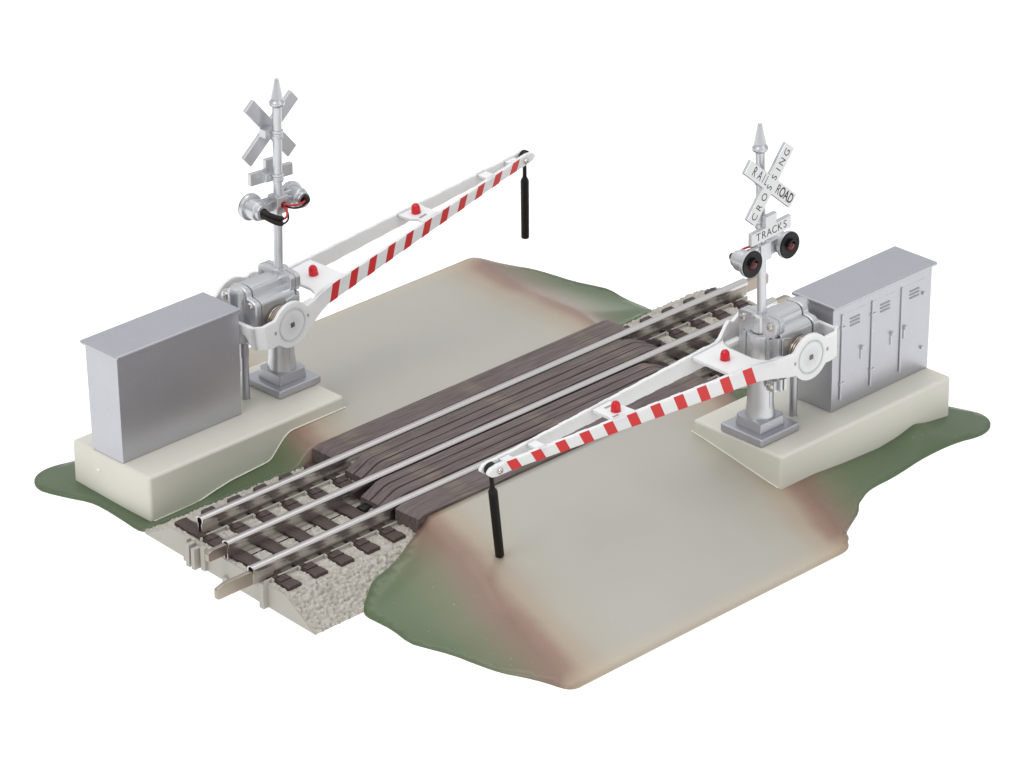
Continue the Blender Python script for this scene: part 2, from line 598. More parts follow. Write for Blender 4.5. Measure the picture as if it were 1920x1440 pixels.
# gravel: one displaced sheet at each end of the section
def gravel_patch(sgn):
    sl = math.hypot(1.48, 0.85)
    V = np.arange(-2.95 - sl, 2.95 + sl + 1e-6, 0.03)
    U = np.linspace(0, 1, 255)
    uu, vv = np.meshgrid(U, V, indexing='ij')
    over = np.clip(np.abs(vv) - 2.95, 0, None)
    y = np.sign(vv) * (np.minimum(np.abs(vv), 2.95) + over * 1.48 / sl)
    zb = 0.84 - over * 0.85 / sl
    # soften the crest
    k = np.exp(-((np.abs(vv) - 2.95) / 0.22) ** 2)
    zb -= 0.05 * k
    x = (sgn * END + 0.063 * y) * (1 - uu) + sgn * 5.2 * uu
    # granules
    cell = 0.135
    gi, gj = np.floor(x / cell).astype(int), np.floor(vv / cell).astype(int)
    best = np.full(x.shape, 9.0)
    hgt = np.zeros(x.shape)
    H = np.random.default_rng(11 + sgn)
    jx, jy, jh = H.random((500, 500)), H.random((500, 500)), H.random((500, 500))
    for a in (-1, 0, 1):
        for c in (-1, 0, 1):
            I, J = gi + a + 200, gj + c + 150
            px = (gi + a + 0.1 + 0.8 * jx[I, J]) * cell
            py = (gj + c + 0.1 + 0.8 * jy[I, J]) * cell
            d = np.hypot(x - px, vv - py)
            sel = d < best
            best = np.where(sel, d, best)
            hgt = np.where(sel, jh[I, J], hgt)
    bump = (0.4 + 0.6 * hgt) * np.sqrt(np.clip(1 - (best / 0.086) ** 2, 0, 1)) * 0.115
    # smooth plastic under the rails, and no stones poking through the ends
    for yr in (-G, 0, G):
        bump *= np.clip((np.abs(y - yr) - 0.36) / 0.08, 0, 1) * 1.0
    # two moulded pin holes between centre and near rail
    hole = np.zeros(x.shape)
    for hx in (-10.6, -9.5, -8.4, 10.3, 9.2, 8.1):
        hole = np.maximum(hole, np.clip(1 - np.hypot(x - hx, y + 0.93) / 0.07, 0, 1) * 0.18)
    z = zb + bump - hole
    for tx_ in [-12.3 + 1.105 * i for i in range(7)] + [12.3 - 1.105 * i for i in range(7)]:
        on = np.clip((0.34 - np.abs(x - tx_ - 0.052 * y)) / 0.05, 0, 1) * np.clip((3.02 - np.abs(y)) / 0.05, 0, 1)
        z = z * (1 - on) + (0.8 + 0.2 * (z - 0.8)) * on
    ny = np.sign(vv) * (over > 0) * 0.5
    y2 = y + ny * bump
    z = np.where(over > sl - 0.02, np.minimum(z, 0.05), z)
    z[0, :] = np.maximum(0.0, z[1, :] - 0.2)
    x[0, :] = x[1, :]
    n, mm = x.shape
    verts = np.stack([x, y2, z], -1).reshape(-1, 3)
    idx = np.arange(n * mm).reshape(n, mm)
    faces = np.stack([idx[:-1, :-1], idx[1:, :-1], idx[1:, 1:], idx[:-1, 1:]], -1).reshape(-1, 4)
    if sgn < 0:
        pass
    else:
        faces = faces[:, ::-1]
    me = bpy.data.meshes.new('ballast')
    me.from_pydata(verts.tolist(), [], faces.tolist())
    me.polygons.foreach_set('use_smooth', [True] * len(me.polygons))
    me.materials.append(M['gravel'])
    me.update()
    bm_ = bmesh.new()
    bm_.from_mesh(me)
    bmesh.ops.recalc_face_normals(bm_, faces=bm_.faces)
    if sum(f_.normal.z for f_ in bm_.faces) < 0:
        bmesh.ops.reverse_faces(bm_, faces=bm_.faces)
    bm_.to_mesh(me)
    bm_.free()
    o = bpy.data.objects.new('ballast', me)
    COL.objects.link(o)
    o.parent = track
    return o


gravel_patch(-1)
gravel_patch(1)

# ties
b = MB()
NY = 30
tie_v = []
ys = np.linspace(-2.88, 2.96, NY)
secs = []
for y in ys:
    j = 0.012 * math.sin(y * 7.3)
    sk = 0.052 * y
    zt = 0.93 + 0.008 * math.sin(y * 11)
    secs.append([(-0.26 + sk + j, y, 0.72), (-0.26 + sk + j, y, zt - 0.02), (-0.23 + sk + j, y, zt), (-0.08 + sk, y, zt + 0.012), (0.07 + sk, y, zt + 0.004), (0.23 + sk - j, y, zt), (0.26 + sk - j, y, zt - 0.02),
                 (0.26 + sk - j, y, 0.72)])
verts = [q for s_ in secs for q in s_]
fcs = []
for i in range(NY - 1):
    for k in range(7):
        fcs.append((i * 8 + k, i * 8 + k + 1, (i + 1) * 8 + k + 1, (i + 1) * 8 + k))
fcs.append(tuple(range(8)))
fcs.append(tuple((NY - 1) * 8 + k for k in range(7, -1, -1)))
b._add(verts, fcs)
# chairs holding the outer rails, and a bolt head by each
for yr in (G, -G):
    s_ = 0.052 * (yr - 0.4)
    b.prism([(-0.24 + s_, yr - 0.62), (0.20 + s_, yr - 0.62), (0.16 + s_, yr - 0.30), (-0.22 + s_, yr - 0.27)], 0.90, 0.965)
    b.box(-0.24 + s_, -0.06 + s_, yr - 0.36, yr - 0.24, 0.9, 0.995)
tie0 = b.build('tie', M['tie'], track, sharp=30)
tie0.location = (-12.3, 0, 0)
tie_x = [-12.3 + 1.105 * i for i in range(6)]
tie_x += [-q for q in tie_x]
for x in tie_x[1:]:
    o = tie0.copy()
    COL.objects.link(o)
    o.parent = track
    o.location = (x, 0, 0)
b = MB()
b.lathe([(0.055, 0.84), (0.055, 0.93), (0.04, 0.965), (0, 0.975)], (0, 0, 0), 'z', 10)
bolt0 = b.build('bolt_head', M['bed'], tie0)
first = True
for ch in [q for q in track.children if q.name.startswith('tie')]:
    for yr in (G, -G):
        yy = yr - 0.33
        o = bolt0 if first else bolt0.copy()
        if not first:
            COL.objects.link(o)
        first = False
        o.parent = ch
        o.location = (-0.30 + 0.052 * yy, yy, 0)


# rails: bent tinplate with a round head
def rail(y, x0, x1, parent):
    b = MB()
    pr = []
    for i in range(13):
        t = PI * i / 12
        pr.append((0.155 * math.cos(t), ZR - 0.10 + 0.10 * math.sin(t)))
    outer = [(0.095, 0.86), (0.095, ZR - 0.24), (0.150, ZR - 0.19)] + pr + [(-0.150, ZR - 0.19), (-0.095, ZR - 0.24), (-0.095, 0.86)]
    inner = [(q * 0.72, z - 0.03 if z > 1.2 else z) for q, z in outer]
    n = len(outer)
    vs = []
    xs = [x0, x0 + 0.02, x0 + (x1 - x0) * 0.5, x1 - 0.02, x1]
    for x in xs:
        vs += [(x, a, z) for a, z in outer]
    fs = []
    for i in range(len(xs) - 1):
        for k in range(n - 1):
            fs.append((i * n + k, i * n + k + 1, (i + 1) * n + k + 1, (i + 1) * n + k))
    k0 = len(vs)
    for x in (x0, x0 + 1.2, x1 - 1.2, x1):
        vs += [(x, a, z) for a, z in inner]
    for q in (0, 2):
        for k in range(n - 1):
            fs.append((k0 + q * n + k, k0 + (q + 1) * n + k, k0 + (q + 1) * n + k + 1, k0 + q * n + k + 1))
    for k in range(n - 1):
        fs.append((k, k0 + k, k0 + k + 1, k + 1))
        e = (len(xs) - 1) * n
        fs.append((e + k, e + k + 1, k0 + 3 * n + k + 1, k0 + 3 * n + k))
    b._add(vs, fs)
    o = b.build('rail', M['rail'], parent, sharp=45)
    o.location = (0, y, 0)
    return o


rail(G + 0.05, -12.26, 13.12, track)
rail(0.05, -12.74, 12.66, track)
rail(-G + 0.05, -13.28, 12.2, track)
# long base flange strip beside each outer rail, thin insulating line by the centre rail
for yr, x0, x1 in ((G, -12.3, 12.95), (-G, -12.98, 12.3)):
    for xa, xb in ((x0, -5.6), (5.6, x1)):
        b = MB()
        b.box(xa, xb, yr - 0.27, yr - 0.19, 0.80, 0.955)
        b.bevel(0.02, 2).build('rail_flange', M['bed'], track)
for xa, xb in ((-12.6, -5.6), (5.6, 12.6)):
    b = MB()
    b.box(xa, xb, -0.337, -0.323, 0.80, 0.875)
    b.build('insulator', M['black'], track)


# embossed joiner plates on the rail webs
for xa, xb, y in ((-13.26, -12.45, -G + 0.05), (12.2, 13.1, G + 0.05), (11.9, 12.64, 0.05), (-12.24, -11.6, G + 0.05)):
    b = MB()
    b.box(xa, xb, y - 0.112, y - 0.085, 0.90, 1.235)
    for k in range(3):
        xk = xa + (xb - xa) * (0.3 + 0.2 * k)
        b.box(xk - 0.04, xk + 0.04, y - 0.12, y - 0.1, 1.02, 1.10)
    b.bevel(0.006, 1).build('joiner_plate', M['joiner'], track)


# connector pins
def pin(x0, d, y, zc, ln, h):
    b = MB()
    pts = [(0, zc - h), (0, zc + h), (ln * 0.80, zc + h * 0.98), (ln * 0.97, zc + h * 0.62), (ln, zc + h * 0.5), (ln, zc - h * 0.78), (ln * 0.96, zc - h)]
    b.prism([(x0 + d * a, z) for a, z in pts], y - 0.085, y + 0.085, 'y')
    b.bevel(0.035, 2)
    o = b.build('connector_pin', M['pin'], track)


pin(-12.6, -1, 0.05, 1.22, 0.92, 0.19)
pin(-13.1, -1, -G + 0.05, 1.10, 1.62, 0.24)
pin(12.95, 1, G + 0.05, 1.17, 1.35, 0.24)
pin(12.5, 1, 0.05, 1.19, 0.95, 0.19)
# raised flangeway floors beside the outer rails, between the planks
for y0, y1, xa, xb in ((1.48, 2.2, -5.9, 6.9), (-2.2, -1.48, -6.9, 5.9)):
    b = MB()
    b.box(xa, xb, y0, y1, 0.7, 1.16)
    b.bevel(0.03, 1).build('flangeway', M['bed'], track)
# small black contact blocks seen in the gap by the planks
for q in ((-7.95, -7.45, -1.38, -0.98, 0.82, 1.02), (-7.66, -7.25, -0.78, -0.42, 0.82, 0.99), (7.45, 7.95, 0.98, 1.38, 0.82, 1.02)):
    b = MB()
    b.box(*q)
    b.bevel(0.03, 1).build('contact_block', M['black'], track)

# ------------------------------------------------------------------ crossing planks
def outer_plank(y0, y1, x0, x1, flip, label):
    b = MB()
    pts = [(y0, 0.74), (y1, 0.74), (y1, 1.40), (y0, 1.40)]
    xs = [x0, x0 + 0.28, x1 - 0.28, x1]
    vs = []
    for i, x in enumerate(xs):
        zt = 1.44 if 0 < i < 3 else 1.37
        vs += [(x, y0, 0.5), (x, y1, 0.5), (x, y1, zt), (x, y0, zt)]
    fs = [(0, 3, 2, 1), (12, 13, 14, 15)]
    for i in range(3):
        for k in range(4):
            l = (k + 1) % 4
            fs.append((i * 4 + k, i * 4 + l, (i + 1) * 4 + l, (i + 1) * 4 + k))
    b._add(vs, fs)
    b.bevel(0.022, 2, 40)
    o = b.build('crossing_plank', M['plank'])
    return tag(o, label, 'crossing plank', 'wood-grain planks of the crossing')


outer_plank(2.05, 3.08, -6.4, 7.42, 1, 'single brown plank outside the far rail, beside the rear road ramp')
outer_plank(-3.06, -1.97, -7.38, 6.4, -1, 'single brown plank outside the near rail, beside the front road ramp')


def inner_panel(y0, y1, x0, x1, label):
    """three boards side by side with dark grooves, ends ramped down"""
    wv = (y1 - y0) / 3
    sec = []           # (y, dz, groove?)
    g = 0.006
    for i in range(3):
        a, c = y0 + wv * i, y0 + wv * (i + 1)
        sec += [(a + (g if i else 0.0), 0.0), (a + (g if i else 0) + 0.03, 0.02), ((a + c) / 2, 0.03), (c - (g if i < 2 else 0) - 0.03, 0.02), (c - (g if i < 2 else 0.0), 0.0)]
        if i < 2:
            sec += [(c - 0.003, -0.055), (c + 0.003, -0.055)]
    xs = [x0, x0 + 0.68, x0 + 0.9] + list(np.linspace(x0 + 2, x1 - 2, 26)) + [x1 - 0.9, x1 - 0.68, x1]
    vs, fs = [], []
    n = len(sec)
    for x in xs:
        d = min(x - x0, x1 - x)
        z = 1.42 - 0.32 * max(0, 1 - d / 0.78) ** 1.1
        for i, (y, dz) in enumerate(sec):
            wob = 0.008 * math.sin(x * 1.3 + i // 7 * 2.1) + 0.005 * math.sin(x * 3.1 + i // 7)
            if i in (0, n - 1):
                wob = 0
            vs.append((x, y + wob, z + dz))
    for i in range(len(xs) - 1):
        for k in range(n - 1):
            fs.append((i * n + k, (i + 1) * n + k, (i + 1) * n + k + 1, i * n + k + 1))
    # sides and ends down to the roadbed
    k0 = len(vs)
    for x in xs:
        vs += [(x, y0, 0.7), (x, y1, 0.7)]
    for i in range(len(xs) - 1):
        fs.append((i * n, k0 + 2 * i, k0 + 2 * (i + 1), (i + 1) * n))
        fs.append((i * n + n - 1, (i + 1) * n + n - 1, k0 + 2 * (i + 1) + 1, k0 + 2 * i + 1))
    fs.append(tuple(range(n)) + (k0 + 1, k0))
    e = (len(xs) - 1)
    fs.append(tuple(range(e * n + n - 1, e * n - 1, -1)) + (k0 + 2 * e, k0 + 2 * e + 1))
    b = MB()
    b._add(vs, fs)
    for f_ in b.bm.faces:
        c = f_.calc_center_median()
        for i in (1, 2):
            if abs(c.y - (y0 + wv * i)) < 0.055 and c.z < 1.43 and y0 + 0.2 < c.y < y1 - 0.2 and len(f_.verts) == 4:
                zz = max(v_.co.z for v_ in f_.verts) - min(v_.co.z for v_ in f_.verts)
                ymin = max(v_.co.y for v_ in f_.verts) - min(v_.co.y for v_ in f_.verts)
                if ymin < 0.09:
                    f_.material_index = 1
    o = b.build('crossing_plank', [M['plank'], M['groove']], sharp=30)
    return tag(o, label, 'crossing plank', 'wood-grain planks of the crossing')


inner_panel(0.28, 1.50, -6.38, 7.45, 'three-board brown panel between the far rail and the centre rail')
inner_panel(-1.50, -0.22, -7.28, 6.45, 'three-board brown panel between the centre rail and the near rail')

# ------------------------------------------------------------------ road ramps (front one modelled, rear one is the same turned half round)
OUT = [(-7.3, -2.98), (-7.95, -3.22), (-8.95, -3.6), (-10.05, -3.8), (-10.45, -4.05), (-11.0, -4.38), (-11.15, -4.7), (-11.14, -5.2), (-11.14, -5.83), (-11.34, -6.85), (-11.2, -7.35),
       (-10.9, -8.3), (-10.78, -9.3), (-10.62, -10.15), (-10.32, -10.8), (-10.1, -11.45), (-9.97, -12.1), (-9.85, -12.32), (-9.66, -12.43), (-9.3, -12.43), (-4, -12.41), (2.0, -12.42), (2.4, -12.42),
       (2.75, -12.3), (2.95, -12.05), (3.2, -11.9), (3.35, -11.62), (4.1, -11.25), (4.75, -10.95), (5.2, -10.55), (5.55, -10.4), (6.0, -10.2), (6.5, -10.12), (7.3, -10.12), (8.2, -10.03), (8.9, -9.93), (9.7, -9.9), (10.4, -9.92),
       (11.0, -10.0), (11.5, -10.16), (11.95, -10.2), (12.4, -10.08), (12.75, -9.8), (12.95, -9.4), (12.96, -9.0), (12.65, -8.1), (12.35, -7.4), (12.3, -6.8), (12.4, -5.6), (12.5, -4.75), (12.4, -4.5), (11.9, -4.3), (10, -3.75),
       (8.2, -3.4), (6.9, -3.02)]
def chaikin(P):
    q = []
    for i in range(len(P)):
        a, c = P[i], P[(i + 1) % len(P)]
        q += [(a[0] * .75 + c[0] * .25, a[1] * .75 + c[1] * .25), (a[0] * .25 + c[0] * .75, a[1] * .25 + c[1] * .75)]
    return q


OUT = chaikin(OUT)
DY = [-12.6, -12.0, -10.5, -8.7, -6.7, -4.8, -3.0, -2.0]
DZ = [0.06, 0.10, 0.26, 0.47, 0.86, 1.22, 1.37, 1.38]
AX = [3.2, 4.66, 5.9, 6.74, 7.56, 8.5, 9.17, 9.97, 10.76, 12.6]
AZ = [1.15, 1.10, 0.71, 0.43, 0.38, 0.33, 0.22, 0.06, 0.04, 0.03]
BX = [3.2, 3.46, 5.08, 6.45, 8.3, 9.23, 10.07, 10.65, 11.9, 13]
BZ = [0.43, 0.43, 0.48, 0.36, 0.27, 0.36, 0.54, 0.37, 0.2, 0.1]


def left_ridge(y):
    return interp(y, [-12.4, -2.95], [-9.72, -6.95])


def right_ridge(y):
    return interp(y, [-12.4, -2.95], [2.75, 6.45])


def deck(y):
    # smooth curve through the profile
    s = 0
    for d in (-0.7, -0.35, 0, 0.35, 0.7):
        s += interp(y + d, DY, DZ)
    return s / 5


def dist_poly(x, y, P):
    best = 9e9
    n = len(P)
    for i in range(n):
        x0, y0 = P[i]
        x1, y1 = P[(i + 1) % n]
        dx, dy = x1 - x0, y1 - y0
        t = max(0, min(1, ((x - x0) * dx + (y - y0) * dy) / (dx * dx + dy * dy)))
        best = min(best, math.hypot(x - x0 - t * dx, y - y0 - t * dy))
    return best


def ballast_z(y):
    return max(0, min(0.80, 0.80 - (abs(y) - 2.95) * 0.8 / 1.48))


def smooth(t):
    t = max(0, min(1, t))
    return t * t * (3 - 2 * t)


def ramp_z(x, y):
    xl, xr = left_ridge(y), right_ridge(y)
    d = deck(y)
    if x < xl:
        w_ = max(0.6, interp(y, [-12.4, -8, -4.6, -3], [0.5, 2.3, 4.1, 1.6]))
        t = min(1, (xl - x) / w_)
        z = 0.05 + (d - 0.05) * (1 - t) ** 1.35
    elif x > xr:
        za, zb_ = interp(x, AX, AZ), interp(x, BX, BZ)
        if y > -8.7:
            t = (y + 8.7) / 3.95
            z = zb_ + (za - zb_) * max(0, min(1.15, t))
        else:
            t = min(1, (-8.7 - y) / 1.6)
            z = zb_ * (1 - smooth(t)) + 0.05 * smooth(t)
        tt = smooth((x - xr) / 1.2)
        z = d * (1 - tt) + z * tt
    else:
        z = d
    if -4.7 < y and (x < xl or x > xr):
        z = max(z, ballast_z(y) + 0.17)
    # ease the crease at the ridges
    return z


pts = []
for i, q in enumerate(OUT):
    a, c = Vector(q), Vector(OUT[(i + 1) % len(OUT)])
    n = max(1, int((c - a).length / 0.25))
    for k in range(n):
        pts.append(a.lerp(c, k / n))
nb = len(pts)


def inside(x, y):
    c = False
    n = len(OUT)
    for i in range(n):
        x0, y0 = OUT[i]
        x1, y1 = OUT[(i + 1) % n]
        if (y0 > y) != (y1 > y) and x < (x1 - x0) * (y - y0) / (y1 - y0) + x0:
            c = not c
    return c


h = 0.24
row = 0
yv = -12.3
while yv < -3:
    xv = -11.5 + (row % 2) * h / 2
    while xv < 13:
        if inside(xv, yv) and dist_poly(xv, yv, OUT) > 0.14:
            pts.append(Vector((xv, yv)))
        xv += h
    yv += h * 0.87
    row += 1
edges = [(i, (i + 1) % nb) for i in range(nb)]
vo, eo, fo, _, _, _ = delaunay_2d_cdt([Vector(q) for q in pts], edges, [], 1, 1e-4)
me = bpy.data.meshes.new('road_ramp')
V3 = []
rid, outr = [], []
for q in vo:
    x, y = q
    z = 0
    for dx, dy in ((0, 0), (0.1, 0), (-0.1, 0), (0, 0.15), (0, -0.15)):
        z += ramp_z(x + dx, y + dy)
    V3.append([x, y, z / 5])
    L, Rr = left_ridge(y), right_ridge(y)
    rid.append(max((L - x) * 0.95, (x - Rr) * (0.95 + 1.2 * smooth((y + 6.5) / 1.5) if x > Rr else 0.95)))
    outr.append((y + 12.42) * 0.9 + max(0.0, max(L - x, x - Rr)) * 0.8 if y < -9 else 9.0)
# boundary loop gets a thin turned-down edge
bidx = list(range(nb))
n0 = len(V3)
cen = (0, -8)
for i in bidx:
    x, y, z = V3[i]
    if y < -4.4:
        V3[i][2] = min(z, 0.055)
    V3.append([x, y, max(-0.01, V3[i][2] - 0.1) if y < -4.4 else max(0.0, V3[i][2] - 0.75)])
    rid.append(rid[i])
    outr.append(outr[i])
faces = [tuple(f_) for f_ in fo]
for i in range(nb):
    j = (i + 1) % nb
    faces.append((i, n0 + i, n0 + j, j))
me.from_pydata(V3, [], faces)
for nm, arr in (('ridge', rid), ('outer', outr)):
    at = me.attributes.new(nm, 'FLOAT', 'POINT')
    at.data.foreach_set('value', arr)
bm_ = bmesh.new()
bm_.from_mesh(me)
bmesh.ops.recalc_face_normals(bm_, faces=bm_.faces)
if sum(f_.normal.z for f_ in bm_.faces) < 0:
    bmesh.ops.reverse_faces(bm_, faces=bm_.faces)
for f_ in bm_.faces:
    f_.smooth = True
bm_.to_mesh(me)
bm_.free()
me.materials.append(M['ramp'])
ramp = bpy.data.objects.new('road_ramp', me)
COL.objects.link(ramp)
tag(ramp, 'front grey road ramp with green and brown sprayed shoulder, in front of the tracks', 'road ramp', 'sprayed plastic road ramps')
r2 = ramp.copy()
COL.objects.link(r2)
r2.rotation_euler = (0, 0, PI)
r2['label'] = 'rear grey road ramp with green and brown sprayed shoulder, behind the tracks'

# ------------------------------------------------------------------ cream concrete bases (built in the left, rear position)
ZB = 1.675


def plinth(label, rz):
    t = thing('concrete_base', label, 'base', (0, 0, 0), rz, 'cream bases of the crossing signals')
    b = MB()
    b.box(-11.91, -3.45, 4.75, 8.70, 0.0, ZB)
    b.bevel(0.12, 4, 40)
    b.build('block', M['cream'], t)
    # thin moulded lip where the block meets the ramp on the side towards the tracks
    b = MB()
    xs = np.linspace(-11.8, -3.5, 60)
    path = [(x, 4.735, max(0.05, ramp_z(-x, -4.75)) + 0.03) for x in xs]
    path += [(-3.43, 4.74, path[-1][2])] + [(-3.435, y, ramp_z(3.45, -y) + 0.02) for y in np.linspace(4.9, 8.6, 14)]
    b.tube(path, 0.022, 6)
    b.build('lip', M['lip'], t)
    b = MB()
    b.lathe([(0.06, 0), (0.05, 0.05), (0, 0.06)], (0, 0, 0), 'x', 8)
    for v_ in b.bm.verts:
        v_.co.x = -11.90 - v_.co.x
        v_.co.y = v_.co.y * 1.5 + 7.35
        v_.co.z = v_.co.z + 1.05
    b.build('moulding_nub', M['lip'], t)
    return t


plinth('cream base on the far left carrying the plain-backed silver cabinet', 0)
plinth('cream base on the right carrying the cabinet with three doors', PI)


# ------------------------------------------------------------------ equipment cabinet (built facing -y, at the right-hand position)
def cabinet(label, rz, ext=0.0):
    t = thing('equipment_cabinet', label, 'cabinet', Matrix.Rotation(rz, 4, 'Z') @ Vector((9.4, -6.91, ZB)), rz, 'silver trackside cabinets')
    ox, oy = 9.4, -6.91
    b = MB()
    vs = []
    for z, k in ((0, 0.0), (3.82, 0.05)):
        vs += [(6.98 - ext - ox - k, -7.70 - oy - k * 0.4, z), (11.85 - ox + k, -7.70 - oy - k * 0.4, z), (11.85 - ox + k, -6.12 - oy + k * 0.4, z), (6.98 - ext - ox - k, -6.12 - oy + k * 0.4, z)]
    b._add(vs, [(3, 2, 1, 0), (4, 5, 6, 7), (0, 1, 5, 4), (1, 2, 6, 5), (2, 3, 7, 6), (3, 0, 4, 7)])
    b.bevel(0.035, 2)
    b.build('body', M['silver'], t)
    b = MB()
    b.box(6.82 - ext * 0.3 - ox, 12.0 - ox, -7.86 - oy, -5.96 - oy, 3.79, 3.92)
    b.bevel(0.05, 3)
    b.build('lid', M['silver'], t)
    yf = -7.71 - oy
    for i, x0 in enumerate((7.40, 8.90, 10.38)):
        x0 -= ox
        x1 = x0 + 1.12
        b = MB()
        b.box(x0, x1, yf - 0.015, yf + 0.05, 2.06 - ZB, 5.13 - ZB)
        # louvres
        for k in range(3):
            z = 4.86 - ZB - 0.125 * k
            b.prism([(yf - 0.02, z - 0.035), (yf - 0.05, z - 0.03), (yf - 0.02, z + 0.035)], x0 + 0.38, x0 + 0.86, 'x')
        d = b.bevel(0.010, 1).build('door', M['silver'], t)
        b = MB()
        b.tube([(x0 - 0.03, yf - 0.03, 2.03 - ZB), (x0 - 0.03, yf - 0.03, 5.14 - ZB)], 0.033, 8)
        hx = x0 - 0.03
        if i < 2:
            for z in (4.65, 2.62):
                b.tube([(hx, yf - 0.03, z - ZB - 0.05), (hx, yf - 0.03, z - ZB + 0.05)], 0.055, 8)
                b.box(hx, hx + 0.17, yf - 0.06, yf, z - ZB - 0.03, z - ZB + 0.03)
        else:
            for z in (4.58, 2.58):
                b.tube([(x1 - 0.05, yf - 0.05, z - ZB - 0.05), (x1 - 0.05, yf - 0.05, z - ZB + 0.05)], 0.05, 8)
        b.build('hinge', M['silver_lit'], d)
        b = MB()
        xh = x0 + (1.0 if i < 2 else 0.18)
        b.lathe([(0.075, yf), (0.075, yf - 0.09), (0.055, yf - 0.115), (0, yf - 0.115)], (xh, 0, 3.62 - ZB), 'y', 12)
        b.box(xh - 0.08, xh - 0.02, yf - 0.055, yf - 0.0, 3.22 - ZB, 3.58 - ZB)
        b.bevel(0.01, 1).build('handle', M['silver_lit'], d)
    return t


cabinet('silver cabinet showing its plain back, on the left base', PI, 0.2)
cabinet('silver cabinet with three louvred doors, on the right base', 0)


# ------------------------------------------------------------------ crossing signal (left-hand position; x towards the arm, y away from the track)
def screw(b, c, axis, sgn, r=0.15, mat=0):
    h = 0.09
    pr = [(r * 0.95, 0), (r, 0.02), (r * 0.9, h * 0.7), (r * 0.6, h), (r * 0.42, h), (r * 0.3, h * 0.45), (0, h * 0.45)]
    i = 'xyz'.index(axis)
    b.lathe([(q, sgn * a) for q, a in pr], c, axis, 14, mat)


def letters(items, board_m, name, parent, size, loc, rot, mat):
    """items: (char, along, across, scale_x) -> one mesh of raised ink letters in the (x,z) plane facing +y"""
    vs, fs = [], []
    for ch, u, v_, ang, sx, sz in items:
        cu = bpy.data.curves.new('t', 'FONT')
        cu.body = ch
        cu.size = 1.0
        cu.align_x = 'CENTER'
        cu.align_y = 'CENTER'
        cu.extrude = 0.004
        cu.offset = 0.012 if ch in 'OAD' and sx > 0.8 and sz > 1.1 else -0.006
        to = bpy.data.objects.new('t', cu)
        COL.objects.link(to)
        dg = bpy.context.evaluated_depsgraph_get()
        tm = bpy.data.meshes.new_from_object(to.evaluated_get(dg))
        c_, s_ = math.cos(ang), math.sin(ang)
        n0 = len(vs)
        for q in tm.vertices:
            a, d = q.co.x * size * sx, q.co.y * size * sz
            X, Z = a * c_ - d * s_ + u, a * s_ + d * c_ + v_
            vs.append((-X, board_m + q.co.z, Z))       # text read from +y: x runs the other way
        for pgn in tm.polygons:
            fs.append(tuple(n0 + k for k in pgn.vertices))
        bpy.data.objects.remove(to)
        bpy.data.curves.remove(cu)
        bpy.data.meshes.remove(tm)
    me = bpy.data.meshes.new(name)
    me.from_pydata(vs, [], fs)
    me.materials.append(mat)
    o = bpy.data.objects.new(name, me)
    COL.objects.link(o)
    o.parent = parent
    return o


def rounded_plate(pts, lo, hi, axis, bev):
    b = MB()
    b.prism(pts, lo, hi, axis)
    b.bevel(bev, 2, 50)
    return b


UP = 0.10            # the column stands this much taller


